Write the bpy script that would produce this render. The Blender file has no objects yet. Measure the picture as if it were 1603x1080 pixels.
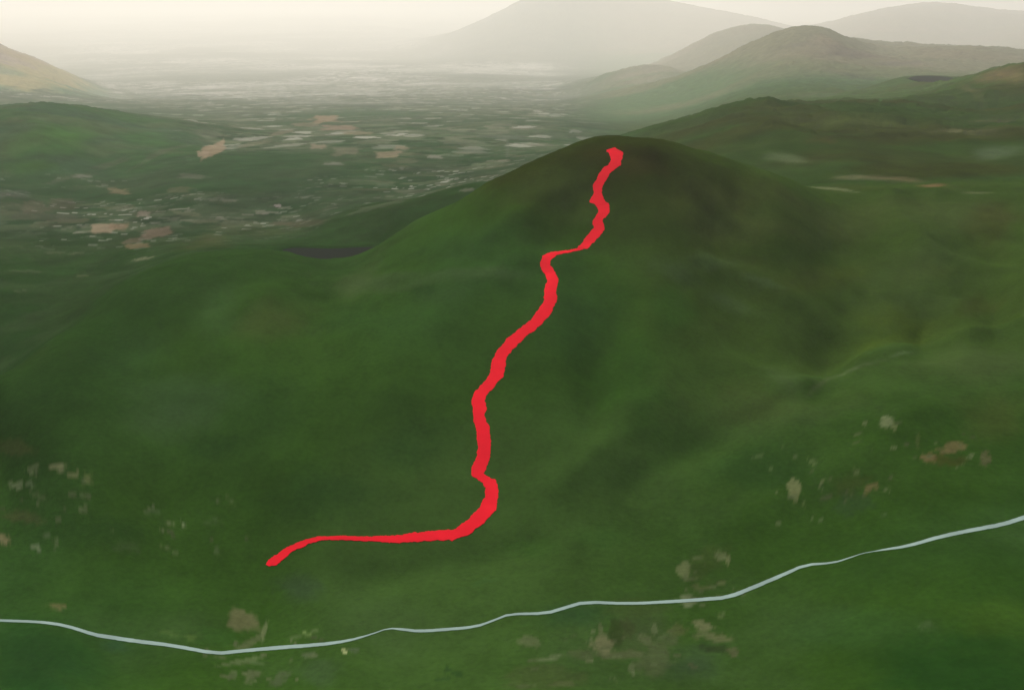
import bpy, math
import numpy as np
from mathutils import Vector

# ------------------------------------------------------------------ camera, sky, sun, exposure
# 1 unit = 10 m.  x right, y north (away from the camera), z up
F, CX, CY, HOR = 1500.0, 801.5, 540.0, -5.0          # focal length / centre / horizon row for a 1603 px wide frame
PITCH = math.atan((CY - HOR) / F)
ZC = 120.0                                            # camera height over the datum
scene = bpy.context.scene
cam_d = bpy.data.cameras.new('camera')
cam = bpy.data.objects.new('camera', cam_d)
scene.collection.objects.link(cam)
cam.location = (0, 0, ZC)
cam.rotation_euler = (math.pi / 2 - PITCH, 0, 0)
cam_d.sensor_width = 36.0
cam_d.lens = F / 1603.0 * 36.0
cam_d.clip_start = 1.0
cam_d.clip_end = 80000.0
scene.camera = cam

SUN_EL, SUN_AZ = math.radians(50), math.radians(-20)  # azimuth from +y towards +x
world = bpy.data.worlds.new('World')
scene.world = world
world.use_nodes = True
wn = world.node_tree
sky = wn.nodes.new('ShaderNodeTexSky')
sky.sky_type = 'NISHITA'
sky.sun_disc = False
sky.sun_elevation = SUN_EL
sky.sun_rotation = SUN_AZ
sky.dust_density = 4.0
sky.air_density = 1.0
wn.links.new(sky.outputs[0], wn.nodes['Background'].inputs[0])
wn.nodes['Background'].inputs[1].default_value = 0.148

sun_d = bpy.data.lights.new('sun', 'SUN')
sun_d.energy = 3.55
sun_d.angle = math.radians(0.6)
sun_d.color = (1.0, 0.95, 0.87)
sun = bpy.data.objects.new('sun', sun_d)
scene.collection.objects.link(sun)
to_sun = Vector((math.sin(SUN_AZ) * math.cos(SUN_EL), math.cos(SUN_AZ) * math.cos(SUN_EL), math.sin(SUN_EL)))
sun.rotation_euler = to_sun.to_track_quat('Z', 'Y').to_euler()
sun.location = (0, 0, 600)

scene.view_settings.view_transform = 'Standard'
scene.view_settings.look = 'None'
scene.view_settings.gamma = 1.0
scene.view_settings.exposure = -0.08
scene.render.engine = 'CYCLES'
scene.cycles.volume_bounces = 2
scene.cycles.max_bounces = 6

HAZE_DENSITY = 0.000165
HAZE_G = 0.42
HAZE_COLOR = (1.0, 0.965, 0.88)

# ------------------------------------------------------------------ survey helpers
SP, CP = math.sin(PITCH), math.cos(PITCH)
def ray(px, py):
    """pixel of the 1603x1080 frame -> (x per unit forward, drop per unit forward)"""
    u = (np.asarray(px, float) - CX) / F
    v = (CY - np.asarray(py, float)) / F
    fw = CP + v * SP
    return u / fw, (SP - v * CP) / fw

def _hash(ix, iy, seed):
    h = (ix.astype(np.int64) * 374761393 + iy.astype(np.int64) * 668265263 + seed * 1442695041) & 0x7fffffff
    h = ((h ^ (h >> 13)) * 1274126177) & 0x7fffffff
    h = ((h ^ (h >> 16)) * 1103515245) & 0x7fffffff
    return (h & 0xffffff) / float(0xffffff)
def vnoise(x, y, seed=0):
    ix, iy = np.floor(x), np.floor(y)
    fx, fy = x - ix, y - iy
    fx, fy = fx * fx * fx * (fx * (fx * 6 - 15) + 10), fy * fy * fy * (fy * (fy * 6 - 15) + 10)
    a, b = _hash(ix, iy, seed), _hash(ix + 1, iy, seed)
    c, d = _hash(ix, iy + 1, seed), _hash(ix + 1, iy + 1, seed)
    return (a + (b - a) * fx) * (1 - fy) + (c + (d - c) * fx) * fy
def fbm(x, y, octs=4, seed=0, gain=0.5):
    s, a, t = 0, 1.0, 0
    for k in range(octs):
        s = s + a * (vnoise(x, y, seed + k * 17) - 0.5)
        t += a; a *= gain
        x, y = x * 1.93 * 0.8 + y * 1.93 * 0.6 + 3.1, -x * 1.93 * 0.6 + y * 1.93 * 0.8 + 7.7
    return s / t * 2
def cells(x, y, seed=0):
    """voronoi: id value of nearest cell, distance to nearest border (F2-F1)"""
    ix, iy = np.floor(x), np.floor(y)
    f1 = np.full(x.shape, 9.0); f2 = np.full(x.shape, 9.0); idv = np.zeros(x.shape)
    for dx in (-1, 0, 1):
        for dy in (-1, 0, 1):
            cx, cy = ix + dx, iy + dy
            qx = cx + 0.15 + 0.7 * _hash(cx, cy, seed); qy = cy + 0.15 + 0.7 * _hash(cx, cy, seed + 5)
            d = np.hypot(x - qx, y - qy); hid = _hash(cx, cy, seed + 9)
            near = d < f1
            f2 = np.where(near, f1, np.minimum(f2, d)); idv = np.where(near, hid, idv); f1 = np.where(near, d, f1)
    return idv, f2 - f1
def sstep(a, b, x):
    t = np.clip((x - a) / (b - a), 0, 1)
    return t * t * (3 - 2 * t)

# ------------------------------------------------------------------ terrain: surveyed heights -> smooth surface
CTRL = [  # (px, py, forward distance)
 # foreground valley and near bank
 (-150,1080,56),(100,1080,58),(300,1080,60),(550,1080,60),(800,1080,60),(1050,1080,59),(1300,1080,56),(1600,1080,52),(1750,1080,50),
 (0,971,69),(160,996,68),(340,1023,66),(540,1003,68),(740,980,70),(960,944,72),(1140,935,72),(1310,881,74),(1603,810,76),
 (0,850,80),(250,850,82),(420,880,81),(600,843,84),(760,800,88),(1000,800,87),(1250,760,88),(1500,700,90),
 (0,740,91),(250,740,92),(500,740,92),(750,700,97),(1000,680,99),(1250,640,102),(1500,620,102),
 (0,660,98),(200,620,103),(400,600,106),(600,600,107),(760,600,108),(950,560,115),(1150,560,118),
 (200,530,118),(350,500,124),(500,500,126),(650,500,124),(800,520,118),(870,440,130),(1000,450,130),(1150,470,134),(1300,470,140),(1450,450,146),(1603,430,146),
 (350,440,138),(500,450,138),(650,430,138),(760,400,139),(855,400,140),(915,392,142),(1000,380,142),(1150,400,146),(1300,400,156),(1450,370,165),(1603,360,172),
 (940,300,155),(820,310,153),(1040,300,156),(1150,330,160),(1300,335,176),(1450,320,190),(1603,310,200),
 # crest line of the near massif
 (-120,660,98),(0,600,105),(100,535,115),(200,470,129),(250,438,137),(300,414,146),(400,400,154),(455,406,156),(490,414,157),(520,418,158),(550,415,158),(582,402,159),(610,382,160),(680,340,162),
 (750,296,166),(800,268,169),(830,255,170),(775,282,167),(860,243,171),(895,231,172),(935,220,173),(968,220,173),(1070,238,173),(1140,260,174),(1000,223,173),(1040,229,173),(1100,248,173),(1180,271,175),(1240,286,180),
 # far side of the crest
 (0,590,128),(100,510,148),(-120,600,125),(200,425,195),(300,385,235),(400,378,245),
 (660,345,195),(740,330,215),(800,320,230),(870,300,250),(935,290,255),(1010,280,262),(1080,270,262),(1160,275,250),(1250,290,235),
 # spur on the right
 (1260,602,110),(1340,572,116),(1420,549,120),(1520,520,125),(1603,498,129),(1700,480,132),
 (1300,577,122),(1440,537,129),(1560,502,134),
 # wooded plain on the left
 (0,540,145),(0,480,165),(0,430,195),(100,450,185),(150,400,235),(0,350,290),(150,350,290),(300,350,290),(450,350,290),
 (0,300,360),(300,300,360),(500,300,355),(620,290,375),(740,270,400),
 # dark ridge beyond the lake
 (560,352,245),(620,327,252),(700,304,262),(760,290,270),(600,372,222),(680,350,225),(640,312,320),(720,290,340),
 (350,240,470),(500,240,470),(650,240,470),(800,240,470),
 (400,200,600),(550,200,610),(700,200,610),(850,195,620),(950,200,620),
 (250,170,780),(400,170,780),(600,170,780),(800,170,780),(930,170,780),
 (250,150,960),(400,150,960),(600,150,960),(800,145,990),(930,150,900),
 (250,125,1220),(400,125,1220),(600,125,1220),(750,120,1250),
 (150,100,1600),(300,100,1600),(450,100,1600),(600,100,1600),(700,95,1700),(-100,100,1600),
 (-100,60,2700),(100,60,2700),(300,60,2700),(500,60,2700),(650,62,2600),(0,30,5000),(300,30,5000),(600,30,5000),(200,22,7000),(600,22,7000),
 # green hill, left
 (-80,172,500),(0,171,520),(70,163,540),(140,168,550),(200,186,545),(260,194,545),(320,201,550),
 (-80,290,375),(0,286,385),(60,277,400),(160,262,430),(250,241,465),(330,218,530),(60,210,450),(-60,220,440),(150,210,480),
 (0,175,660),(100,168,690),(200,178,690),(300,186,680),
 # brown mountain, far left
 (-140,20,1000),(-60,42,1000),(0,67,1000),(50,90,1000),(100,113,1000),(140,138,1000),(165,152,970),(-60,110,880),(0,130,860),(60,150,830),
 (-100,100,1350),(50,118,1280),(150,128,1200),
 # large pale mountain beyond the plain
 (690,82,2050),(740,52,2150),(800,16,2250),(845,-8,2300),(915,-24,2300),(1000,-8,2300),(1080,12,2300),(1160,28,2350),(1205,38,2350),(1250,47,2300),
 (720,105,1500),(820,102,1550),(950,105,1500),(1010,102,1500),(860,55,1900),(1000,55,1900),
 (680,58,2800),(850,50,3200),(1050,50,3200),
 # foothill and grey mountain in the middle right
 (900,150,980),(960,121,1010),(1030,108,1020),(1080,122,1020),
 (1020,104,1150),(1065,78,1180),(1120,50,1200),(1165,40,1200),(1215,48,1220),(1000,108,1400),(1120,85,1600),(1200,80,1600),
 # broad mountain, right
 (1050,200,640),(1090,152,760),(1130,115,800),(1180,76,830),(1230,49,850),(1285,46,860),(1340,64,860),(1370,78,850),(1440,82,840),(1530,74,860),(1570,88,840),
 (1150,150,680),(1250,130,690),(1350,135,680),(1250,90,770),(1350,105,760),
 (1230,80,1300),(1340,85,1200),(1440,92,1150),(1540,88,1150),
 (1290,40,1800),(1340,23,1900),(1420,8,2000),(1500,8,2000),(1603,20,2000),(1720,30,2000),(1530,66,1500),(1603,50,1550),(1700,45,1550),
 (1400,60,3000),(1600,60,3000),
 # shoulder on the far right
 (1750,80,560),(1603,97,570),(1540,112,575),(1500,128,580),(1440,134,620),(1603,150,470),(1500,165,450),(1440,150,560),
 (1450,126,650),(1600,125,720),(1720,120,720),
 # moorland ridge behind the summit
 (985,216,400),(1060,196,405),(1120,176,410),(1190,161,415),(1260,168,420),(1330,162,430),(1400,160,440),
 (1050,230,360),(1150,215,340),(1250,225,310),(1400,220,320),(1550,220,320),(1300,270,250),(1450,270,250),(1603,265,250),
 (1100,195,560),(1200,170,560),(1300,160,560),
 (930,222,560),
]
P = np.array(CTRL, float)
# survey distances -> true distances (the plain falls away and runs on for far longer than it seems)
WK = np.log([30, 180, 245, 360, 470, 610, 780, 850, 960, 1220, 1600, 2700, 5000, 9000])
WV = np.log([30, 180, 225, 310, 450, 740, 1380, 1780, 2500, 4400, 6800, 12000, 21000, 38000])
def g(y): return np.exp(np.interp(np.log(y), WK, WV))
def ginv(y): return np.exp(np.interp(np.log(y), WV, WK))
P[:, 2] = g(P[:, 2])
tt, dd = ray(P[:, 0], P[:, 1])
KT = 3.2
cu, cv = tt * KT, np.log(P[:, 2]) * 1.0
cz = -dd * P[:, 2]
def tps_k(r2):
    return 0.5 * r2 * np.log(r2 + 1e-12)
n = len(cu)
A = np.zeros((n + 3, n + 3))
A[:n, :n] = tps_k((cu[:, None] - cu) ** 2 + (cv[:, None] - cv) ** 2) + np.eye(n) * 0.00006
A[:n, n] = A[n, :n] = 1; A[:n, n + 1] = A[n + 1, :n] = cu; A[:n, n + 2] = A[n + 2, :n] = cv
W = np.linalg.solve(A, np.concatenate([cz, [0, 0, 0]]))

TMIN, TMAX = -1.10, 1.10
Y0, Y1 = 20.0, 38000.0
NT, NY = 1500, 1070
# denser columns in the middle, rows denser where the ground is seen at a grazing angle
tcol = np.linspace(TMIN, TMAX, NT)
vrow = np.log(Y0) + (np.log(Y1) - np.log(Y0)) * np.linspace(0, 1, NY)
Yrow = np.exp(vrow)
def tps_grid(ts, vs):
    out = np.zeros((len(vs), len(ts)))
    for i, v in enumerate(vs):
        r2 = (ts[:, None] * KT - cu) ** 2 + (v - cv) ** 2
        out[i] = tps_k(r2) @ W[:n] + W[n] + W[n + 1] * ts * KT + W[n + 2] * v
    return out
# the thin plate is smooth: evaluate on a coarser grid and interpolate
ct, cvv = np.linspace(TMIN, TMAX, 375), np.linspace(vrow[0], vrow[-1], 300)
Gc = tps_grid(np.clip(ct, -.72, .72), np.maximum(cvv, np.log(46.0)))   # level continuation outside the survey
Gi = np.stack([np.interp(tcol, ct, row) for row in Gc])
Z = np.stack([np.interp(vrow, cvv, Gi[:, j]) for j in range(NT)], axis=1)
Yg = np.repeat(Yrow[:, None], NT, 1)
Tg = np.repeat(tcol[None, :], NY, 0)
Xg = Tg * Yg
# far beyond the survey everything settles to the plain
Yu = ginv(Yg)
Z = Z * (1 - sstep(5000, 7500, Yu)) + (-452) * sstep(5000, 7500, Yu)
Z = np.maximum(Z, -490)
above = Z - np.interp(Yu, [100, 180, 290, 470, 610, 780, 960, 1220, 1600, 2700, 5000], [-60, -55, -58, -69, -93, -148, -236, -348, -430, -466, -440])

# relief: gullies and knolls, finer close by, on the high ground only
rough = 0.2 + 0.8 * sstep(3, 30, above)
midz = sstep(60, 160, Yu) * (1 - sstep(300, 500, Yu))
wx, wy = Xg + 6 * fbm(Xg / 25, Yg / 25, 3, 5), Yg + 6 * fbm(Xg / 25 + 9, Yg / 25, 3, 6)
ridged = 1 - np.abs(2 * vnoise(wx / 21, wy / 30, 8) - 1)
Z = Z + midz * (0.55 * fbm(Xg / 34, Yg / 34, 4, 3) - .7 * (ridged - .5) * sstep(.08, .2, Tg))
Z = Z + (1 - sstep(200, 320, Yu)) * (0.42 * fbm(Xg / 14, Yg / 14, 5, 7, .55))
Z = Z + sstep(250, 500, Yu) * (1 - sstep(2600, 4000, Yu)) * rough * (1 - sstep(650, 900, Yu)) * (3.4 * fbm(Xg / 80, Yg / 80, 6, 11, .6))
Z = Z + rough * sstep(300, 340, Yu) * (1 - sstep(900, 1100, Yu)) * 3.0 * fbm(Xg / 16, Yg / 14, 5, 14, .65)
Z = Z + rough * sstep(850, 950, Yu) * (1 - sstep(3000, 4000, Yu)) * 10 * fbm(Xg / 90, Yg / 90, 5, 15, .65)
Z = Z + sstep(650, 900, Yu) * (1 - sstep(4000, 5000, Yu)) * rough * (22 * fbm(Xg / 540, Yg / 540, 7, 12, .6))

Z = Z + sstep(110, 150, Yg) * (1 - sstep(230, 300, Yg)) * .32 * fbm(Xg / 4.5, Yg / 4.5, 4, 251, .6)
def zt(x, y):
    """terrain height (relative to the camera) at world x, y"""
    x, y = np.asarray(x, float), np.asarray(y, float)
    fi = np.clip((np.log(y) - vrow[0]) / (vrow[1] - vrow[0]), 0, NY - 1.001)
    fj = np.clip((x / y - TMIN) / (tcol[1] - tcol[0]), 0, NT - 1.001)
    i, j = fi.astype(int), fj.astype(int)
    a, b = fi - i, fj - j
    return (Z[i, j] * (1 - a) * (1 - b) + Z[i + 1, j] * a * (1 - b) + Z[i, j + 1] * (1 - a) * b + Z[i + 1, j + 1] * a * b)
def hit(px, py):
    """first point of the terrain seen through a pixel of the photograph -> x, y, z"""
    t, d = ray(px, py)
    t, d = float(t), float(d)
    fj = min(max((t - TMIN) / (tcol[1] - tcol[0]), 0), NT - 1.001)
    j = int(fj); b = fj - j
    col = Z[:, j] * (1 - b) + Z[:, j + 1] * b
    diff = -d * Yrow - col
    k = np.argmax(diff < 0)
    if diff[k] >= 0: k = NY - 1
    if k == 0: y = Y0
    else:
        f = diff[k - 1] / (diff[k - 1] - diff[k])
        y = Yrow[k - 1] + f * (Yrow[k] - Yrow[k - 1])
    return t * y, y, -d * y

def crease(pts, depth, width):
    """a rib (+) or gully (-) running down the hillside through surveyed points"""
    global Z
    q = [hit(*p)[:2] for p in pts]
    best = np.full(Z.shape, 1e9)
    sub = np.zeros(Z.shape, bool)
    ys = [p[1] for p in q]; i0, i1 = np.searchsorted(Yrow, min(ys) - 4 * width), np.searchsorted(Yrow, max(ys) + 4 * width)
    X, Y = Xg[i0:i1], Yg[i0:i1]
    X = X + width * .9 * fbm(X / (width * 5), Y / (width * 5), 3, 211); 
    d = np.full(X.shape, 1e9)
    for (ax, ay), (bx, by) in zip(q[:-1], q[1:]):
        ex, ey = bx - ax, by - ay
        h = np.clip(((X - ax) * ex + (Y - ay) * ey) / (ex * ex + ey * ey + 1e-9), 0, 1)
        d = np.minimum(d, np.hypot(X - ax - h * ex, Y - ay - h * ey))
    Z[i0:i1] += depth * np.exp(-(d / width) ** 2)
for c_ in [([(1090,700),(1180,650),(1255,618)], -.5, 2.8), ([(1250,606),(1340,574),(1420,550),(1520,522),(1620,498)], 1.2, 2.6),
           ([(1000,232),(1050,258),(1095,300),(1140,350)], .9, 3.0), ([(1035,250),(1060,300)], -.8, 2.4), ([(1110,262),(1170,320),(1230,380)], .7, 3.2),
           ([(1380,300),(1450,380),(1540,430),(1620,470)], .9, 3.0), ([(1420,300),(1500,350),(1620,420)], -.6, 3.0),
           ([(880,405),(780,425),(680,432),(560,440)], .8, 3.4), ([(700,455),(660,540),(640,620)], .7, 3.6), ([(930,430),(1010,520),(1060,620)], .8, 3.4), ([(970,470),(950,560),(930,660)], -.7, 3.2),
           ([(1110,415),(1190,440),(1260,480),(1300,520)], .8, 2.8), ([(1080,450),(1150,500),(1200,560)], -.7, 2.8), ([(1330,440),(1400,480),(1430,520)], .6, 2.4),
           ([(420,460),(330,540),(260,620)], .7, 3.6), ([(500,470),(470,560),(450,660)], -.7, 3.4), ([(860,300),(800,350),(740,390)], .6, 2.6), ([(900,300),(880,360)], -.5, 2.4),
           ([(1010,760),(1100,700)], -.6, 2.6), ([(860,760),(950,700),(1010,640)], .6, 3.0), ([(560,900),(700,880),(820,850)], -.5, 2.6), ([(1200,800),(1350,720),(1450,640)], .6, 3.0)]:
    crease(*c_)

Z = Z + sstep(1500, 2300, Yu) * (1 - sstep(5000, 6500, Yu)) * 75 * np.maximum(fbm(Xg / 1900, Yg / 2600, 5, 241, .55), -.1)

# lakes: level basins
LAKES = [  # outline in the photograph and the water level below the camera
 ('tarn', [(440,391),(455,388),(480,388),(520,390),(560,387),(592,387),(596,392),(580,402),(560,420),(520,424),(480,418),(462,402),(448,396)], 195),
 ('far', [(1419,123),(1432,119.5),(1460,119),(1482,121),(1496,123),(1488,127),(1462,129),(1438,128)], 650),
]
lake_polys = []
for nm, pts, ly in LAKES:
    q = []
    lz = -float(ray(520, 399)[1] if ly < 300 else ray(1457, 124)[1]) * float(g(ly))
    for px, py in pts:
        t, d = ray(px, py)
        yy = -lz / float(d)
        q.append((float(t) * yy, yy))
    lake_polys.append((np.array(q), lz))
def poly_sd(x, y, q):
    """signed distance, positive outside"""
    best = np.full(x.shape, 1e9); ins = np.zeros(x.shape, bool)
    for i in range(len(q)):
        ax, ay = q[i]; bx, by = q[(i + 1) % len(q)]
        ex, ey = bx - ax, by - ay
        h = np.clip(((x - ax) * ex + (y - ay) * ey) / (ex * ex + ey * ey + 1e-9), 0, 1)
        best = np.minimum(best, np.hypot(x - ax - h * ex, y - ay - h * ey))
        c = ((ay > y) != (by > y)) & (x < (bx - ax) * (y - ay) / (by - ay + 1e-12) + ax)
        ins ^= c
    return np.where(ins, -best, best)
for (q, lz), soft in zip(lake_polys, (9.0, 40.0)):
    c0, c1 = q.min(0) - soft * 1.6, q.max(0) + soft * 1.6
    m = (Xg > c0[0]) & (Xg < c1[0]) & (Yg > c0[1]) & (Yg < c1[1])
    sd = poly_sd(Xg[m], Yg[m], q)
    w = 1 - sstep(0.0, soft, sd)
    low = lz - 0.5 + np.clip(sd, -1, 1.2) * 0.5
    Z[m] = Z[m] * (1 - w) + np.minimum(low + np.maximum(sd, 0) * 0.02, 999) * w

# ------------------------------------------------------------------ land cover (albedo stored on the terrain points)
def C(r, g, b): return np.array((r, g, b), float)
GREEN = C(.026, .060, .0085)
col = np.zeros((NY, NT, 3)) + GREEN
def mixin(mask, c):
    global col
    col = col * (1 - mask[..., None]) + c * mask[..., None]
def scale(f): 
    global col
    col = col * f[..., None]
near = 1 - sstep(200, 300, Yu)
nA = fbm(Xg / 42, Yg / 42, 4, 21)
nB = fbm(Xg / 17, Yg / 17, 4, 31)
nC = fbm(Xg / 5, Yg / 5, 3, 41)
mixin(near * sstep(-.1, .6, nA) * .55, C(.044, .078, .020))       # rough pasture
mixin(near * sstep(0, .6, -nA) * .6, C(.024, .060, .016))         # plantation
mixin(near * sstep(.1, .6, nB) * .30, C(.052, .088, .030))
BLOBS = []
def blob(px, py, rx, ry, c, s=.6, rot=0, soft=.9, warp=.5, square=False):
    """a patch of land cover, or of painted light or shade: an ellipse fixed to the ground, with a ragged edge"""
    x0, y0, _ = hit(px, py)
    e = 2.0
    ca, sa = math.cos(math.radians(rot)), math.sin(math.radians(rot))
    xa, ya, _ = hit(px + e * ca, py + e * sa); xb, yb, _ = hit(px - e * ca, py - e * sa)
    xc, yc, _ = hit(px - e * sa, py + e * ca); xd, yd, _ = hit(px + e * sa, py - e * ca)
    lim = y0 * 0.25
    A1 = np.array([xa - xb, ya - yb]) / (2 * e) * rx; A2 = np.array([xc - xd, yc - yd]) / (2 * e) * ry
    for v in (A1, A2):
        L = np.hypot(*v)
        if L > lim: v *= lim / L
    M = np.array([A1, A2]).T
    if abs(np.linalg.det(M)) < 1e-9: return
    I = np.linalg.inv(M)
    R = (np.hypot(*A1) + np.hypot(*A2)) * 1.5
    i0, i1 = np.searchsorted(Yrow, max(y0 - R, Y0)), np.searchsorted(Yrow, y0 + R)
    ya_, yb_ = Yrow[min(i0, NY - 1)], Yrow[min(i1, NY - 1)]
    q_ = [(x0 + sg * R) / yy for sg in (-1, 1) for yy in (ya_, yb_)]
    j0, j1 = np.searchsorted(tcol, min(q_)), np.searchsorted(tcol, max(q_))
    sub = (slice(i0, i1), slice(j0, j1))
    X, Yy = Xg[sub] - x0, Yg[sub] - y0
    u, v = I[0, 0] * X + I[0, 1] * Yy, I[1, 0] * X + I[1, 1] * Yy
    r = np.power(np.abs(u) ** 5 + np.abs(v) ** 5, .2) if square else np.hypot(u, v)
    if r.size == 0: return
    r = r + warp * fbm(u * 1.3 + px * .37, v * 1.3 + py * .73, 4, 51, .6)
    m = s * (1 - sstep(1 - soft, 1.0, r))
    col[sub] = col[sub] * (1 - m[..., None]) + np.array(c) * m[..., None]

# --- wooded plain with fields and villages
pl = sstep(-1, 1, (Yg - np.interp(Tg, [-.8, -.52, -.45, -.35, -.25, -.05, .12, .3, .8], [120, 118, 145, 190, 175, 185, 185, 210, 230])) / 8)
lowland = pl * (1 - sstep(-62, -50, Z) * sstep(500, 520, Yu)) 
wood = C(.020, .052, .020)
mixin(pl * .75, wood)
mixin(pl * sstep(-.15, .35, fbm(Xg / 60, Yg / 60, 4, 61)) * .6, C(.018, .038, .016))
mixin(pl * sstep(.05, .4, fbm(Xg / 45, Yg / 90, 4, 62)) * .5, C(.040, .064, .028))
leftpl = pl * (1 - sstep(.02, .12, Tg)) * (1 - sstep(1500, 3000, Yu) * .5)
dens = sstep(-.5, .15, fbm(Xg / 120, Yg / 120, 3, 71)) * leftpl * sstep(195, 250, Yu)
for k, (sx, sy, thr, c, s, seed) in enumerate([(13, 9, .76, C(.13, .12, .07), .5, 80), (7, 5, .76, C(.08, .105, .06), .7, 90),
                                             (4, 3, .86, C(.22, .21, .16), .75, 95), (20, 13, .60, C(.075, .10, .05), .75, 99), (10, 12, .62, C(.018, .038, .014), .7, 111), (34, 22, .7, C(.075, .095, .05), .5, 117), (22, 44, .72, C(.13, .135, .085), .7, 131), (46, 70, .7, C(.08, .10, .055), .7, 137), (60, 50, .62, C(.024, .050, .020), .8, 143), (14, 30, .86, C(.26, .26, .20), .8, 149),
                                             (2.4, 1.9, .88, C(.36, .36, .29), .8, 103)]):
    wx = Xg + 5 * fbm(Xg / 14, Yg / 14, 3, seed + 3); wy = Yg + 5 * fbm(Xg / 14 + 40, Yg / 14, 3, seed + 4)
    idv, brd = cells(wx / sx, wy / sy, seed)
    mk = (idv > thr) * sstep(0.02, .18, brd) * dens * (.35 + .65 * _hash(np.floor(idv * 9999), np.floor(idv * 7777), 2))
    if seed in (131, 137, 143, 149): mk = mk * sstep(430, 540, Yu) * (1 - sstep(1100, 1300, Yu))
    if sx < 5: mk = mk * (1 - sstep(380, 520, Yu)) * sstep(.0, .3, fbm(Xg / 40, Yg / 40, 3, seed + 8))
    mixin(mk * s, c)
# town in the middle of the plain
town = leftpl * sstep(620, 900, Yu) * (1 - sstep(8, 25, above)) * (1 - sstep(4000, 5500, Yu)) * (1 - sstep(.06, .14, Tg)) * sstep(-.5, -.4, Tg)
for sx, thr, c, seed in ((24, .76, C(.42, .40, .34), 118), (420, .66, C(.22, .24, .18), 119), (50, .66, C(.30, .29, .24), 120), (100, .72, C(.22, .23, .18), 125), (190, .8, C(.32, .31, .26), 131)):
    idv, brd = cells(Xg / sx + .5 * fbm(Xg / 90, Yg / 90, 2, seed), Yg / sx / 2, seed)
    mixin(town * (idv > thr) * sstep(.03, .2, brd) * sstep(-.3, .3, fbm(Xg / 700, Yg / 900, 3, 140)) * .5, c)

def ellg(px0, px1, y0, y1):
    t0, _ = ray(px0, 150); t1, _ = ray(px1, 150)
    return np.sqrt(((Tg - (t0 + t1) / 2) / ((t1 - t0) / 2)) ** 2 + ((np.log(Yu) - (math.log(y0) + math.log(y1)) / 2) / ((math.log(y1) - math.log(y0)) / 2)) ** 2)
edge = .12 * fbm(Xg / 25, Yg / 25, 4, 191)
mixin((1 - sstep(.85, 1.02, ellg(500, 810, 205, 318) + edge)) * .9, C(.020, .052, .011))       # forest beyond the tarn
footw = pl * (1 - sstep(225, 300, Yu + 60 * edge)) * (1 - sstep(-.10, -.04, Tg))
mixin(footw * .85, C(.019, .050, .010))
mixin(footw * sstep(-.1, .4, fbm(Xg / 9, Yg / 9, 4, 193)) * .6, C(.036, .062, .022))
# green hill, left
gh = 1 - sstep(.8, 1.0, ellg(-500, 350, 380, 640) + edge)
mixin(gh * .9, C(.026, .060, .024)); mixin(gh * sstep(-.1, .4, fbm(Xg / 60, Yg / 60, 3, 195)) * .7, C(.024, .068, .015)); mixin(gh * sstep(.1, .5, fbm(Xg / 26, Yg / 50, 4, 197)) * .5, C(.060, .082, .034))
# dry grass mountain, far left
bm_ = 1 - sstep(.9, 1.0, ellg(-600, 190, 800, 1200) + edge)
mixin(bm_ * .9, C(.075, .13, .065))
mixin(bm_ * sstep(10, 45, above + 30 * fbm(Xg / 90, Yg / 90, 4, 199)) * .95, C(.22, .19, .085))
mixin(bm_ * sstep(60, 85, above + 30 * fbm(Xg / 60, Yg / 60, 4, 201)) * .8, C(.19, .15, .12))

# --- heather and bracken on the right and on the cap of the near massif
rt_ = sstep(.06, .22, Tg + .05 * nA) * sstep(98, 128, Yg + 12 * nB)
mixin(near * (1 - pl) * rt_ * .75, C(.033, .054, .009))
mixin(near * (1 - pl) * rt_ * sstep(0, .5, nB) * .4, C(.046, .048, .012))
cap = sstep(-36, -24, Z + 6 * nB) * near * (1 - sstep(.10, .2, Tg)) + .5 * near * (1 - pl) * (1 - sstep(14, 34, np.hypot(Xg - 20, Yg - 166) + 8 * nB))
cap = np.clip(cap, 0, 1)
mixin(cap * .9, C(.020, .026, .003))
mixin(cap * sstep(.0, .4, fbm(Xg / 12, Yg / 20, 4, 205)) * sstep(.1, .14, Tg) * .7, C(.044, .036, .009))

# --- moors on the right
moor = pl * sstep(.08, .16, Tg) * (1 - sstep(620, 720, Yu))
mixin(moor * .9, C(.030, .060, .010))
mixin(moor * sstep(-.1, .5, fbm(Xg / 70, Yg / 30, 4, 151)) * sstep(230, 330, Yu) * .6, C(.052, .074, .024))
mixin(moor * sstep(.0, .5, fbm(Xg / 50, Yg / 26, 4, 157)) * .7, C(.036, .042, .008))
far = sstep(620, 760, Yu) * sstep(.05, .12, Tg)
col = col * (1 - .30 * (moor * (1 - sstep(450, 600, Yu)))[..., None])
mixin(far * .85, C(.060, .108, .040))
mixin(far * sstep(-.1, .4, fbm(Xg / 240, Yg / 200, 4, 161)) * .6, C(.11, .105, .055))
mixin(far * sstep(25, 70, above + 30 * fbm(Xg / 160, Yg / 160, 5, 221)) * .6, C(.17, .14, .095))

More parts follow.
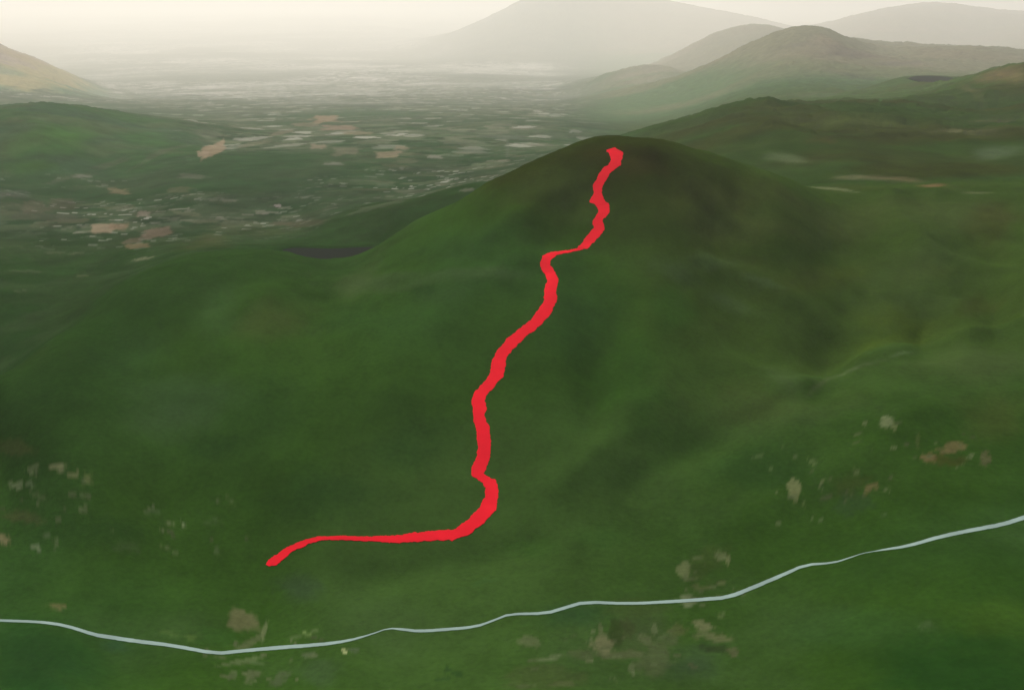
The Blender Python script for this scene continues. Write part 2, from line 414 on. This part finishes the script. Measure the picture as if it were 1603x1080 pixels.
# --- named patches
HEATH, BROWN, OLIVE, BRIGHT, PALE, DARK, WOODD, DRY, FIELD = (C(.028,.028,.005), C(.040,.034,.008), C(.042,.058,.010), C(.022,.070,.009),
   C(.060,.090,.034), C(.018,.045,.010), C(.020,.040,.018), C(.16,.15,.085), C(.10,.12,.06))
for b in [
 (950,240,110,26,HEATH,.9), (870,290,90,40,C(.036,.052,.012),.7), (1010,262,60,30,BROWN,.6), (1090,300,110,45,C(.046,.056,.013),.8), (900,330,70,40,C(.036,.058,.012),.6),
 (1160,350,150,50,C(.044,.058,.014),.8), (1320,350,160,50,C(.042,.058,.014),.75), (1500,330,120,50,C(.044,.062,.016),.7), (1560,350,60,40,BROWN,.4),
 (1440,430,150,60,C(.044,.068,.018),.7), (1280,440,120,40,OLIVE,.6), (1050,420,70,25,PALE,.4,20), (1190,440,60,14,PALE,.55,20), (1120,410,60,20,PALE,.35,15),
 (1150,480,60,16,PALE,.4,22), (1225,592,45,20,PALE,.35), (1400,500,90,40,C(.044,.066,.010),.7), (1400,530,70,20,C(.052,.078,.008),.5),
 (1530,480,50,20,BROWN,.3), (1520,570,130,50,C(.046,.068,.020),.7), (1560,650,90,60,C(.046,.066,.014),.7), (1200,640,120,40,C(.040,.062,.016),.5),
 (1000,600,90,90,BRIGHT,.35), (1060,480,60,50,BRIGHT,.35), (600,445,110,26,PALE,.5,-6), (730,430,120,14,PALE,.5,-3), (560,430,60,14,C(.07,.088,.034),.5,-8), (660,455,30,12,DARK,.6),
 (440,500,90,55,C(.046,.062,.016),.65), (340,480,50,60,C(.040,.078,.024),.45), (280,620,130,50,C(.042,.080,.026),.55), (200,560,90,50,C(.036,.080,.024),.5),
 (260,660,120,40,C(.048,.084,.030),.5), (620,620,140,60,C(.032,.072,.012),.5), (640,700,120,50,DARK,.5), (500,760,140,60,DARK,.6), (330,700,80,40,DARK,.5),
 (160,830,90,30,DARK,.5), (80,1010,140,60,C(.016,.052,.012),.7), (60,1080,120,60,C(.014,.048,.012),.7), (1350,980,160,50,C(.032,.074,.018),.5), (1500,1050,240,80,C(.015,.046,.008),.97), (1560,900,120,70,C(.024,.060,.008),.6), (60,1030,160,60,C(.016,.044,.011),.8), (1200,740,140,60,C(.020,.052,.011),.5), (1170,645,100,20,C(.026,.036,.010),.3,-22),  # last patch: shade of the hollow below the spur, painted as darker ground
 (1560,960,90,40,C(.042,.084,.010),.5), (900,960,110,30,C(.020,.052,.018),.6), (1090,1040,90,35,C(.030,.048,.026),.6), (1010,990,60,50,C(.046,.064,.024),.6), (470,920,60,30,C(.030,.050,.024),.6),
 (180,1010,30,14,C(.024,.060,.026),.6), (500,1050,50,30,C(.044,.074,.030),.5), (940,840,80,30,C(.032,.080,.014),.4), (830,860,60,25,BRIGHT,.3),
 # dark wood at the foot of the massif, left
 (120,480,100,35,C(.024,.054,.012),.7,-20), (60,560,70,16,C(.030,.050,.010),.7,-30), (200,440,60,20,DARK,.7,-25), (330,375,50,14,C(.062,.070,.026),.7), (310,385,60,18,C(.055,.062,.020),.5),
 (560,176,150,12,C(.026,.062,.022),.8), (740,190,120,12,C(.024,.052,.020),.6), (660,265,80,12,C(.022,.038,.018),.6), (380,300,60,14,C(.020,.044,.014),.6), (480,335,60,8,C(.020,.044,.014),.6), (650,335,100,26,C(.022,.056,.014),.85,-12), (540,355,60,18,C(.024,.060,.014),.7), (420,365,70,10,C(.034,.052,.016),.6), (700,310,50,10,DARK,.7,-15),
 # green hill on the left
 (100,215,110,40,C(.034,.098,.016),.8), (50,260,60,18,C(.030,.085,.010),.7), (230,215,70,20,C(.034,.085,.024),.7), (60,185,70,12,C(.055,.080,.036),.4),
 (20,190,40,7,C(.07,.075,.04),.5), (20,115,60,12,C(.060,.13,.06),.6,20), (100,142,60,9,C(.055,.12,.055),.6,20), (40,92,70,12,C(.20,.16,.07),.8,28), (80,112,60,12,C(.18,.17,.07),.7,30), (20,78,40,5,C(.17,.12,.09),.6,28),
 # right mountains
 (1290,62,50,8,C(.15,.12,.075),.6), (1330,85,80,8,C(.085,.07,.055),.6), (1250,70,40,6,C(.09,.085,.06),.5), (1400,100,60,8,C(.10,.09,.07),.5), (1340,122,60,6,C(.05,.06,.035),.6),
 (1200,110,60,20,C(.07,.10,.045),.4), (1290,150,70,10,C(.075,.105,.05),.4), (1560,118,60,14,C(.12,.09,.04),.7), (1520,140,70,8,C(.09,.085,.035),.5), (1380,155,100,9,C(.045,.10,.03),.6),
 (1500,205,70,8,C(.10,.10,.05),.5), (1560,190,50,5,C(.06,.06,.03),.6), (1290,220,30,8,C(.04,.042,.010),.8), (1230,248,50,12,C(.075,.10,.045),.6,8), (1330,190,120,12,C(.044,.062,.016),.6), (1400,280,60,5,C(.13,.10,.055),.6),
 (1340,278,60,5,C(.12,.115,.06),.6,4), (1455,291,34,4,C(.20,.11,.06),.6,3), (1530,303,40,2,C(.15,.15,.08),.6), (1560,240,60,10,C(.07,.10,.05),.5),
 ]: blob(*b)
# hard-edged field and clearing patches, plus the painted light on the spur
for b in [
 # plain
 (335,234,24,9,C(.26,.20,.12),.85,-10,.35,.55), (318,240,12,4,C(.28,.22,.14),.8), (510,186,28,7,C(.24,.18,.10),.8), (530,200,34,5,C(.23,.17,.11),.7), (480,195,26,4,C(.15,.14,.08),.7),
 (440,208,30,4,C(.16,.15,.09),.7,-10), (560,208,30,4,C(.19,.17,.10),.7), (400,225,40,4,C(.14,.14,.08),.6,-12), (500,230,16,4,C(.22,.19,.12),.7), (540,235,30,7,C(.17,.16,.10),.6), (610,241,24,7,C(.24,.20,.12),.75), (628,231,14,5,C(.22,.19,.12),.7),
 (680,246,14,3,C(.22,.22,.16),.8), (160,358,24,10,C(.30,.24,.15),.85,5,.3,.6), (185,354,18,6,C(.28,.20,.12),.7), (245,365,32,10,C(.20,.15,.10),.75,-12,.35,.5), (215,385,24,6,C(.22,.17,.09),.75), (205,378,20,5,C(.18,.14,.09),.6), (225,405,22,2.5,C(.20,.21,.12),.8,-4), (185,300,24,6,C(.20,.17,.09),.7),
 (225,335,12,5,C(.26,.22,.16),.7), (130,276,20,3,C(.20,.20,.15),.7), (280,297,26,6,C(.11,.12,.06),.6), (300,276,30,4,C(.14,.15,.10),.5), (435,322,8,3,C(.35,.30,.26),.8), (410,333,14,4,C(.2,.2,.14),.6), (320,347,34,4,C(.13,.14,.08),.6), (290,334,30,4,C(.13,.15,.08),.6,8),
 (480,350,40,6,C(.10,.09,.05),.5), (440,350,20,4,C(.13,.11,.07),.5), (360,314,18,3,C(.15,.16,.11),.6), (520,257,22,3,C(.2,.2,.15),.6), (90,396,22,2.5,C(.11,.13,.07),.6), (120,397,14,2,C(.13,.15,.08),.6), (130,432,14,2,C(.14,.16,.08),.7), (30,456,14,2,C(.10,.12,.06),.6), (40,425,40,2,C(.10,.12,.06),.5),
 (20,303,34,6,C(.12,.14,.10),.5,-4,.8,.9), (70,340,60,10,C(.09,.10,.06),.5), (60,325,30,8,C(.12,.11,.07),.5), (100,320,30,12,C(.09,.085,.05),.5), (115,397,10,2,C(.13,.15,.08),.5), (730,298,16,3,C(.20,.2,.14),.6,-10), (590,322,60,3,C(.12,.15,.08),.55,-14), (640,300,30,4,C(.12,.13,.08),.5),
 (795,230,4,28,C(.13,.14,.10),.3,0,.8,.6), (790,215,60,4,C(.12,.13,.10),.4), (900,205,12,3,C(.2,.22,.16),.6), (860,180,20,2,C(.2,.22,.16),.6),
 (170,258,60,5,C(.11,.12,.07),.35,-16,.8,.9), (110,278,60,6,C(.12,.13,.08),.4,-10,.8,.9), (260,235,60,4,C(.11,.12,.07),.35,-14,.8,.9),
 # foreground clearings, then the painted spur highlight
 (20,698,30,13,C(.085,.075,.030),.75,0,.4,.5), (90,731,14,6,C(.22,.21,.12),.9,0,.35,.4), (112,742,10,7,C(.15,.15,.075),.75), (138,748,9,10,C(.11,.12,.05),.7), (22,760,16,5,C(.14,.16,.09),.85,-8), (48,756,8,5,C(.13,.16,.09),.7), (60,775,18,5,C(.08,.10,.045),.6,20),
 (35,810,34,10,C(.060,.066,.026),.75), (5,843,10,8,C(.17,.14,.08),.8), (75,840,16,4,C(.10,.125,.07),.7), (56,858,9,5,C(.12,.15,.085),.8), (88,850,5,9,C(.10,.125,.06),.6), (88,949,14,5,C(.11,.10,.045),.75),
 (285,819,7,3,C(.14,.17,.09),.8,20), (240,800,16,4,C(.06,.09,.04),.6), (335,815,20,4,C(.055,.085,.035),.6), (362,788,9,3,C(.08,.11,.045),.7), (200,855,30,10,C(.050,.078,.032),.5), (340,862,5,8,C(.07,.10,.045),.6), (275,865,6,3,C(.08,.11,.045),.6),
 (380,970,26,17,C(.105,.105,.052),.85,10,.4,.6), (400,1000,26,7,C(.08,.095,.045),.7,-35), (414,985,4,20,C(.12,.14,.07),.7,15), (262,990,24,4,C(.060,.105,.028),.7,10), (298,997,10,4,C(.07,.12,.03),.7), (340,990,40,18,C(.028,.074,.014),.5),
 (478,990,9,5,C(.11,.16,.055),.85), (495,987,9,3,C(.09,.13,.05),.7), (465,995,16,3,C(.07,.10,.04),.6,-20), (380,1035,30,5,C(.085,.115,.050),.75,-12), (395,1058,16,8,C(.09,.105,.055),.7,-20), (400,1036,14,5,C(.08,.12,.05),.6), (365,1055,10,9,C(.08,.10,.05),.6), (486,1024,12,4,C(.085,.105,.06),.7), (540,1019,5,4,C(.24,.26,.13),.95), (555,1017,10,4,C(.07,.09,.055),.6), (440,1060,16,8,C(.065,.08,.045),.6,-30),
 (827,1003,18,9,C(.085,.105,.050),.75), (858,1030,20,4,C(.095,.12,.06),.75,-8), (945,1008,17,17,C(.125,.125,.068),.85,10,.4,.6), (940,985,4,8,C(.09,.10,.05),.6), (975,1025,40,8,C(.075,.085,.042),.7), (910,1022,22,9,C(.07,.085,.04),.6), (990,1045,6,12,C(.105,.125,.065),.7), (880,1070,22,4,C(.075,.09,.04),.7), (820,1073,26,3,C(.08,.10,.05),.7), (860,1060,60,20,C(.046,.060,.022),.5),
 (1010,1000,14,6,C(.085,.10,.05),.7,25), (1025,985,5,10,C(.09,.11,.055),.7), (1040,995,16,5,C(.08,.10,.05),.6,-25), (1030,1025,34,26,C(.062,.078,.036),.7), (965,990,18,22,C(.026,.034,.012),.55), (985,985,14,20,C(.042,.050,.020),.5),
 (1072,893,12,14,C(.115,.135,.062),.85,0,.35,.6), (1080,905,12,4,C(.09,.11,.05),.7), (1130,870,13,6,C(.135,.155,.08),.9,20,.35,.5), (1140,878,4,9,C(.13,.145,.07),.8), (1130,914,12,4,C(.10,.115,.05),.8), (1100,918,22,4,C(.075,.09,.035),.7), (1075,938,16,10,C(.13,.155,.085),.8,0,.4,.6), (1000,955,50,14,C(.044,.070,.020),.6),
 (1100,979,16,10,C(.115,.125,.062),.9,5,.35,.5), (1125,998,22,6,C(.10,.11,.052),.8,4), (1098,994,20,6,C(.085,.10,.045),.7), (1130,962,9,5,C(.085,.12,.045),.8,-15), (1060,985,16,10,C(.070,.078,.032),.6), (1120,1015,26,6,C(.020,.026,.012),.6,5), (1148,1020,10,7,C(.080,.080,.042),.7), (1110,880,30,30,C(.040,.060,.016),.5),
 (1242,762,14,12,C(.13,.145,.068),.9,35,.35,.6), (1246,775,8,12,C(.12,.135,.06),.8), (1260,790,5,3,C(.11,.14,.06),.8), (1388,659,13,9,C(.13,.155,.08),.9,0,.35,.6), (1398,668,6,6,C(.10,.12,.05),.8), (1400,702,7,4,C(.12,.145,.07),.8), (1273,723,9,4,C(.09,.12,.05),.8,10), (1340,738,8,6,C(.09,.115,.048),.8,20), (1288,752,5,4,C(.10,.12,.055),.8), (1185,714,8,4,C(.075,.11,.045),.7), (1207,735,4,5,C(.075,.11,.045),.7),
 (1495,698,20,8,C(.115,.098,.043),.9,0,.35,.6), (1480,708,20,6,C(.13,.10,.05),.7), (1452,716,14,7,C(.13,.095,.048),.85,15,.35,.6), (1540,718,10,11,C(.09,.085,.043),.75,-20), (1480,720,34,10,C(.050,.048,.013),.6), (1362,764,14,6,C(.12,.10,.045),.8,-25), (1330,760,40,20,C(.044,.058,.016),.5), (1437,690,4,10,C(.07,.09,.03),.6), (1285,815,4,3,C(.08,.11,.05),.7), (1272,812,4,2,C(.08,.11,.05),.7), (1385,806,6,3,C(.06,.095,.04),.6), (1330,790,30,16,C(.026,.050,.022),.45), (1450,978,14,10,C(.055,.092,.036),.6),
 (715,1055,12,4,C(.018,.045,.012),.8), (700,1048,6,8,C(.018,.045,.012),.8), (692,1062,12,4,C(.020,.050,.014),.6), (760,910,30,5,C(.038,.085,.022),.5,-15), (780,925,10,3,C(.044,.09,.028),.5),
 (1340,576,66,4,C(.090,.115,.055),.6,-24,.8,.4), (1285,600,26,6,C(.080,.095,.045),.45,-35,.9,.6), (1410,553,26,4,C(.085,.125,.055),.55,-14,.8,.3), (1300,295,40,2,C(.14,.15,.08),.5,5),  # pale strips on the spur crest: ridge highlight painted into the ground colour
 ]:
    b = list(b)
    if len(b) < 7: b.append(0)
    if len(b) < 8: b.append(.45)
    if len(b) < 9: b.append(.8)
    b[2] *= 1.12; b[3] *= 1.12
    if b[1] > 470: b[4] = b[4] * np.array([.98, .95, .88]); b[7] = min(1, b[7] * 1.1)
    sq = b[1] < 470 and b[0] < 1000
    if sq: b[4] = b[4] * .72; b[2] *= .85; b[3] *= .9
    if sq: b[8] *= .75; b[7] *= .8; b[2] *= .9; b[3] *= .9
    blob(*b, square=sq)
mixin((1 - pl) * near * (1 - sstep(-.20, -.06, Tg)) * sstep(-8, 22, Yg - np.interp(Tg, [-.53, -.47, -.40, -.33, -.27, -.17], [82, 92, 106, 122, 130, 134])) * .85, C(.016, .040, .008))
# fine mottling everywhere
rng = np.random.RandomState(7)
for cx_, cy_, sx_, sy_, k_ in [(60, 790, 75, 60, 20), (400, 1030, 100, 35, 16), (960, 1025, 130, 40, 22), (1100, 930, 60, 60, 16), (1300, 760, 110, 60, 16), (1480, 705, 70, 25, 8), (280, 820, 110, 40, 10), (1360, 690, 60, 30, 6)]:
    for _ in range(k_):
        gx, gy = np.clip(rng.normal(size=2), -1.6, 1.6)
        v_ = rng.uniform(.6, 1.2)
        blob(cx_ + gx * sx_ * .6, cy_ + gy * sy_ * .6, rng.uniform(3, 13), rng.uniform(1.6, 4), C(.085, .10, .045) * v_, rng.uniform(.45, .85), rng.uniform(-30, 30), .5, .9)
fst = (1 - sstep(.85, 1.02, ellg(500, 810, 205, 318) + edge))
scale(1 - .24 * pl * (1 - sstep(330, 560, Yu)) * (1 - sstep(.02, .10, Tg)) * (1 - fst))
scale(1 - .38 * fst)
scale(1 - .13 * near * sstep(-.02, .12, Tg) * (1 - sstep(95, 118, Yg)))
scale(1 + .10 * near * nC + .12 * near * fbm(Xg / 1.6, Yg / 1.6, 3, 171))
scale(1 + pl * .28 * fbm(Xg / 7, Yg / 10, 4, 181))
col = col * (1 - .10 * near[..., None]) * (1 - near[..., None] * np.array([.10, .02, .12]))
col = np.clip(col, .003, .7)

# ------------------------------------------------------------------ materials
def new_mat(name):
    m = bpy.data.materials.new(name); m.use_nodes = True
    return m, m.node_tree, m.node_tree.nodes['Principled BSDF']
mt, nt, bs = new_mat('land_cover')
at = nt.nodes.new('ShaderNodeAttribute'); at.attribute_name = 'cover'
tc = nt.nodes.new('ShaderNodeTexCoord')
n1 = nt.nodes.new('ShaderNodeTexNoise'); n1.inputs['Scale'].default_value = 1.8; n1.inputs['Detail'].default_value = 8; n1.inputs['Roughness'].default_value = .62
n2 = nt.nodes.new('ShaderNodeTexNoise'); n2.inputs['Scale'].default_value = 0.13; n2.inputs['Detail'].default_value = 5
mr = nt.nodes.new('ShaderNodeMapRange'); mr.inputs[1].default_value = .25; mr.inputs[2].default_value = .75; mr.inputs[3].default_value = .82; mr.inputs[4].default_value = 1.18
mr2 = nt.nodes.new('ShaderNodeMapRange'); mr2.inputs[1].default_value = .3; mr2.inputs[2].default_value = .7; mr2.inputs[3].default_value = .9; mr2.inputs[4].default_value = 1.1
mu = nt.nodes.new('ShaderNodeMath'); mu.operation = 'MULTIPLY'
vm = nt.nodes.new('ShaderNodeVectorMath'); vm.operation = 'SCALE'
bp = nt.nodes.new('ShaderNodeBump'); bp.inputs['Strength'].default_value = .25; bp.inputs['Distance'].default_value = .25
L = nt.links.new
L(tc.outputs['Object'], n1.inputs['Vector']); L(tc.outputs['Object'], n2.inputs['Vector'])
L(n1.outputs['Fac'], mr.inputs[0]); L(n2.outputs['Fac'], mr2.inputs[0])
L(mr.outputs[0], mu.inputs[0]); L(mr2.outputs[0], mu.inputs[1])
L(at.outputs['Color'], vm.inputs[0]); L(mu.outputs[0], vm.inputs['Scale'])
L(vm.outputs[0], bs.inputs['Base Color'])
L(n1.outputs['Fac'], bp.inputs['Height']); L(bp.outputs[0], bs.inputs['Normal'])
bs.inputs['Roughness'].default_value = 1.0
bs.inputs['Specular IOR Level'].default_value = 0.0

def simple(name, c, rough=.9, var=.06, scale_=2.0):
    m, t, b = new_mat(name)
    co = t.nodes.new('ShaderNodeTexCoord'); no = t.nodes.new('ShaderNodeTexNoise'); no.inputs['Scale'].default_value = scale_; no.inputs['Detail'].default_value = 4
    cr = t.nodes.new('ShaderNodeValToRGB')
    cr.color_ramp.elements[0].position = .3; cr.color_ramp.elements[1].position = .7
    cr.color_ramp.elements[0].color = (*[v * (1 - var) for v in c], 1); cr.color_ramp.elements[1].color = (*[min(1, v * (1 + var)) for v in c], 1)
    t.links.new(co.outputs['Object'], no.inputs['Vector']); t.links.new(no.outputs['Fac'], cr.inputs['Fac']); t.links.new(cr.outputs['Color'], b.inputs['Base Color'])
    b.inputs['Roughness'].default_value = rough
    b.inputs['Specular IOR Level'].default_value = .0
    return m
red_m = simple('red_route', (.64, .012, .022), .9, .05, .6)
road_m = simple('road_surface', (.20, .27, .235), .9, .12, .5)
lake_m = simple('lake_water', (.015, .019, .014), 1.0, .05, .3)

# ------------------------------------------------------------------ terrain meshes: one surface, cut along the feet of its hills
def grid_obj(name, fmask):
    fi, fj = np.nonzero(fmask)
    ids = np.full((NY, NT), -1, np.int64)
    quads = np.stack([fi * NT + fj, fi * NT + fj + 1, (fi + 1) * NT + fj + 1, (fi + 1) * NT + fj], 1)
    used, inv = np.unique(quads, return_inverse=True)
    inv = inv.reshape(-1, 4).astype(np.int32)
    me = bpy.data.meshes.new(name)
    co = np.stack([Xg.ravel()[used], Yg.ravel()[used], Z.ravel()[used] + ZC], 1).astype(np.float32)
    me.vertices.add(len(used)); me.vertices.foreach_set('co', co.ravel())
    me.loops.add(inv.size); me.loops.foreach_set('vertex_index', inv.ravel())
    me.polygons.add(len(inv)); me.polygons.foreach_set('loop_start', np.arange(0, inv.size, 4, dtype=np.int32))
    me.update(calc_edges=True)
    me.polygons.foreach_set('use_smooth', np.ones(len(inv), bool))
    a = me.color_attributes.new('cover', 'FLOAT_COLOR', 'POINT')
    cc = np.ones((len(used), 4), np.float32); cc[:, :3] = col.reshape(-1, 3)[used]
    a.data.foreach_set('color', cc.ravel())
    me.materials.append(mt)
    o = bpy.data.objects.new(name, me); scene.collection.objects.link(o)
    o['kind'] = 'structure'
    return o
Xf, Yf, Tf, Zf = Xg[:-1, :-1], Yu[:-1, :-1], Tg[:-1, :-1], Z[:-1, :-1]
# foot of the near massif on its far side
foot = np.interp(Tf, [-.8, -.56, -.47, -.40, -.33, -.27, -.17, -.05, .0, .1, .2, .3, .8], [105, 108, 120, 142, 158, 166, 168, 180, 195, 205, 200, 205, 215])
region = np.zeros(Xf.shape, int)
region[Yf < foot] = 1
def ell(px0, px1, y0, y1):
    t0, _ = ray(px0, 150); t1, _ = ray(px1, 150)
    return (((Tf - (t0 + t1) / 2) / ((t1 - t0) / 2)) ** 2 + ((np.log(Yf) - (math.log(y0) + math.log(y1)) / 2) / ((math.log(y1) - math.log(y0)) / 2)) ** 2) < 1
region[(region == 0) & ell(-500, 345, 400, 700)] = 2          # green hill, left
region[(region == 0) & ell(-600, 185, 760, 1350)] = 3         # brown mountain, far left
region[(region == 0) & (Tf > .10) & (Yf < 530)] = 4           # moorland
region[(region == 0) & ell(1040, 2100, 530, 1080)] = 5        # broad mountain right
region[(region == 0) & ell(940, 1260, 960, 1500)] = 6
region[(region == 0) & ell(670, 1230, 1500, 3300)] = 7
region[(region == 0) & ell(1220, 2200, 1250, 3000)] = 8
region[(region == 0) & ell(500, 800, 205, 330)] = 9           # dark ridge behind the lake
for rid, nm in ((0, 'plain'), (1, 'mountain'), (2, 'hill'), (3, 'mountain'), (4, 'moorland'), (5, 'mountain'), (6, 'hill'), (7, 'mountain'), (8, 'mountain'), (9, 'hill')):
    grid_obj(nm, region == rid)

# ------------------------------------------------------------------ water
def lake_obj(q, lz, name='lake'):
    me = bpy.data.meshes.new(name)
    # smooth the outline
    for _ in range(2):
        r = []
        for i in range(len(q)):
            a, b = np.array(q[i]), np.array(q[(i + 1) % len(q)])
            r += [a * .75 + b * .25, a * .25 + b * .75]
        q = r
    N = len(q)
    V = [(x, y, lz + ZC) for x, y in q] + [(x, y, lz + ZC - 1.2) for x, y in q]
    Fc = [tuple(range(N - 1, -1, -1))] + [(i, i + N, (i + 1) % N + N, (i + 1) % N) for i in range(N)]
    me.from_pydata(V, [], Fc)
    me.update()
    me.materials.append(lake_m)
    o = bpy.data.objects.new(name, me); scene.collection.objects.link(o); o['kind'] = 'structure'
    return o
for q, lz in lake_polys: lake_obj(q, lz)

# ------------------------------------------------------------------ draped ribbons (route and road)
def drape(name, left, right, mat, lift, nx=5, step=1.5, thick=.35, rag=0):
    """left / right: pixel polylines of the two edges, laid on the terrain"""
    Lp, Rp = np.array(left, float), np.array(right, float)
    mid = (Lp + Rp) / 2
    seg = np.hypot(*np.diff(mid, axis=0).T)
    s = np.concatenate([[0], np.cumsum(seg)])
    m = int(s[-1] / step)
    q = np.linspace(0, s[-1], m)
    Lx, Ly = np.interp(q, s, Lp[:, 0]), np.interp(q, s, Lp[:, 1])
    Rx, Ry = np.interp(q, s, Rp[:, 0]), np.interp(q, s, Rp[:, 1])
    def sm(a, k=1):
        for _ in range(k): a = np.concatenate([[a[0]], (a[:-2] + 2 * a[1:-1] + a[2:]) / 4, [a[-1]]])
        return a
    Lx, Ly, Rx, Ry = map(sm, (Lx, Ly, Rx, Ry))
    if rag:                                          # ragged hand-drawn edges
        ss = q / 7.0
        e1, e2 = rag * fbm(ss, ss * 0 + 3.3, 3, 231, .7), rag * fbm(ss, ss * 0 + 9.1, 3, 237, .7)
        tx, ty = np.gradient((Lx + Rx) / 2), np.gradient((Ly + Ry) / 2); tn = np.hypot(tx, ty) + 1e-9
        wd = np.clip(np.hypot(Rx - Lx, Ry - Ly) / 14, .15, 1)
        Lx, Ly = Lx - ty / tn * e1 * wd, Ly + tx / tn * e1 * wd
        Rx, Ry = Rx - ty / tn * e2 * wd, Ry + tx / tn * e2 * wd
    V = []
    for i in range(m):
        for k in range(nx):
            f = k / (nx - 1)
            x, y, z = hit(Lx[i] * (1 - f) + Rx[i] * f, Ly[i] * (1 - f) + Ry[i] * f)
            # sits a little proud of the slope
            V.append((x, y, float(zt(x, y)) + lift + ZC))
    nv = len(V)
    for i in range(m):                               # skirts with corners of their own
        for k in (0, nx - 1):
            x, y, z = V[i * nx + k]
            V.append((x, y, z)); V.append((x, y, z - thick))
    Fc = []
    for i in range(m - 1):
        for k in range(nx - 1):
            a = i * nx + k
            Fc.append((a, a + nx, a + nx + 1, a + 1))
        c = nv + 4 * i
        Fc.append((c, c + 1, c + 5, c + 4)); Fc.append((c + 2, c + 6, c + 7, c + 3))
    me = bpy.data.meshes.new(name); me.from_pydata(V, [], Fc); me.update()
    me.materials.append(mat)
    me.polygons.foreach_set('use_smooth', np.ones(len(me.polygons), bool))
    o = bpy.data.objects.new(name, me); scene.collection.objects.link(o)
    return o
ROUTE = [((949,236),(962,232)),((951,238.7),(976,239)),((957.8,250.5),(973.5,252)),((951,259),(970.5,260)),((944,263.5),(962,266)),((937.5,274),(951,276)),((932,284),(947,285)),((927.4,294.3),(942,296)),((929,305),(943,305)),((923,315.5),(943.5,312.8)),
 ((934,322),(953.7,321)),((937.5,328),(954,328)),((936,336),(951,338)),((927,346.5),(944,344.8)),((929.5,357),(946.3,358)),((922,366.5),(940,369)),((913,378),(930,380)),((903,389),(919,388.5)),((892,391.6),(905,393.5)),
 ((880,393),(882,396.7)),((861.8,395.4),(872,400.4)),((848,402),(861.8,408)),((844.5,414),(862,416)),((851,427),(870.5,427.3)),((857,439),(874.2,439.1)),((852.5,452.6),(872,452.6)),((851.7,469.4),(871,469.4)),
 ((843.2,484),(863.6,487)),((830,502),(847,510)),((811,516),(826.4,524)),((793,531),(810,541)),((778,549),(797,553)),((770.4,564.6),(790.8,568)),((767,585),(789,588)),((752,604),(777,602)),((741,618),(764,617)),((737,629.7),(758.5,626.4)),
 ((741.5,638),(761,638)),((739.5,652.6),(759,654)),((744.5,670),(766,669)),((747.6,694.8),(768,694.8)),((747,715.9),(767,715.9)),((738,734),(761,735)),((739.5,744),(757,742)),((755,755),(774,751)),((759.9,765),(780,763)),((759.5,778),(781,778)),((750,795),(776,798)),((733,813),(757,818)),
 ((712,828),(733,838)),((682.5,830.2),(709,845.3)),((650.8,833.7),(677,846.7)),((619.2,838),(638,849)),((580.5,839.5),(587.5,848)),((538.3,839),(538.3,845.3)),((499.6,839.7),(503.1,845.2)),((471.5,846.5),(481,852)),((441,861.8),(458,864)),((427,872),(443,877)),((418,880),(431,885)),((416,884),(421,886.5))]
rt = drape('route_line', [a for a, b in ROUTE], [b for a, b in ROUTE], red_m, .045, 5, 1.2, .1, 2.6)
rt['label'] = 'thick bright red route line climbing the green mountain from valley slope to dark summit'
rt['category'] = 'route line'

ROAD = [(-600,950,6),(-400,975,6),(-160,966,6),(-60,969,6),(0,971,6),(60,973,6),(100,978,7),(150,994,8),(165,996,9),(210,1003,9),(270,1010,8),(338,1023,8),(375,1019,8),(440,1013,9),(500,1009,8),(545,1003,6),(580,993,2.6),(608,983,2.2),
 (630,985,6),(655,988,6.5),(700,985,7),(745,981,6),(775,970,4),(797,961,5),(855,960,7),(885,951,7.5),(915,942,7),(985,945,6),(1060,941,7.5),(1100,938,8),(1140,935,9),(1180,919,9),(1225,900,8),(1260,884,6),(1305,881,4),
 (1330,873,2.4),(1350,866,1.5),(1368,863,1.4),(1385,860,4),(1420,855,7),(1475,839,8.5),(1530,828,9),(1570,821,9.5),(1603,810,10),(1680,785,10),(1800,750,10),(2000,720,10),(2250,660,10)]
ra = np.array(ROAD, float)
for _ in range(1):                                   # round the corners
    a, b = ra[:-1], ra[1:]
    ra = np.concatenate([ra[:1], np.stack([a * .75 + b * .25, a * .25 + b * .75], 1).reshape(-1, 3), ra[-1:]])
tan = np.gradient(ra[:, :2], axis=0); tan /= np.hypot(*tan.T)[:, None]
nrm = np.stack([-tan[:, 1], tan[:, 0]], 1)
wv = ra[:, 2:3] * .5 * .64
rd = drape('road', ra[:, :2] - nrm * wv, ra[:, :2] + nrm * wv, road_m, .03, 3, 2.0, .1, 1.0)
rd['kind'] = 'structure'

# ------------------------------------------------------------------ haze
hb = bpy.data.meshes.new('haze')
x0, x1, y0, y1, z0, z1 = -33000, 33000, -300, 39000, float(Z.min()) + ZC - 1.0, max(ZC, float(Z.max()) + ZC) + 3
Vh = [(x, y, z) for z in (z0, z1) for y in (y0, y1) for x in (x0, x1)]
hb.from_pydata(Vh, [], [(0, 2, 3, 1), (4, 5, 7, 6), (0, 1, 5, 4), (2, 6, 7, 3), (0, 4, 6, 2), (1, 3, 7, 5)])
hb.update()
hm = bpy.data.materials.new('haze'); hm.use_nodes = True
hn = hm.node_tree; hn.nodes.clear()
ho = hn.nodes.new('ShaderNodeOutputMaterial'); hv = hn.nodes.new('ShaderNodeVolumePrincipled')
hv.inputs['Color'].default_value = (*HAZE_COLOR, 1)
hv.inputs['Density'].default_value = HAZE_DENSITY
hv.inputs['Anisotropy'].default_value = HAZE_G
hn.links.new(hv.outputs[0], ho.inputs['Volume'])
hb.materials.append(hm)
hz = bpy.data.objects.new('haze', hb); scene.collection.objects.link(hz); hz['kind'] = 'stuff'
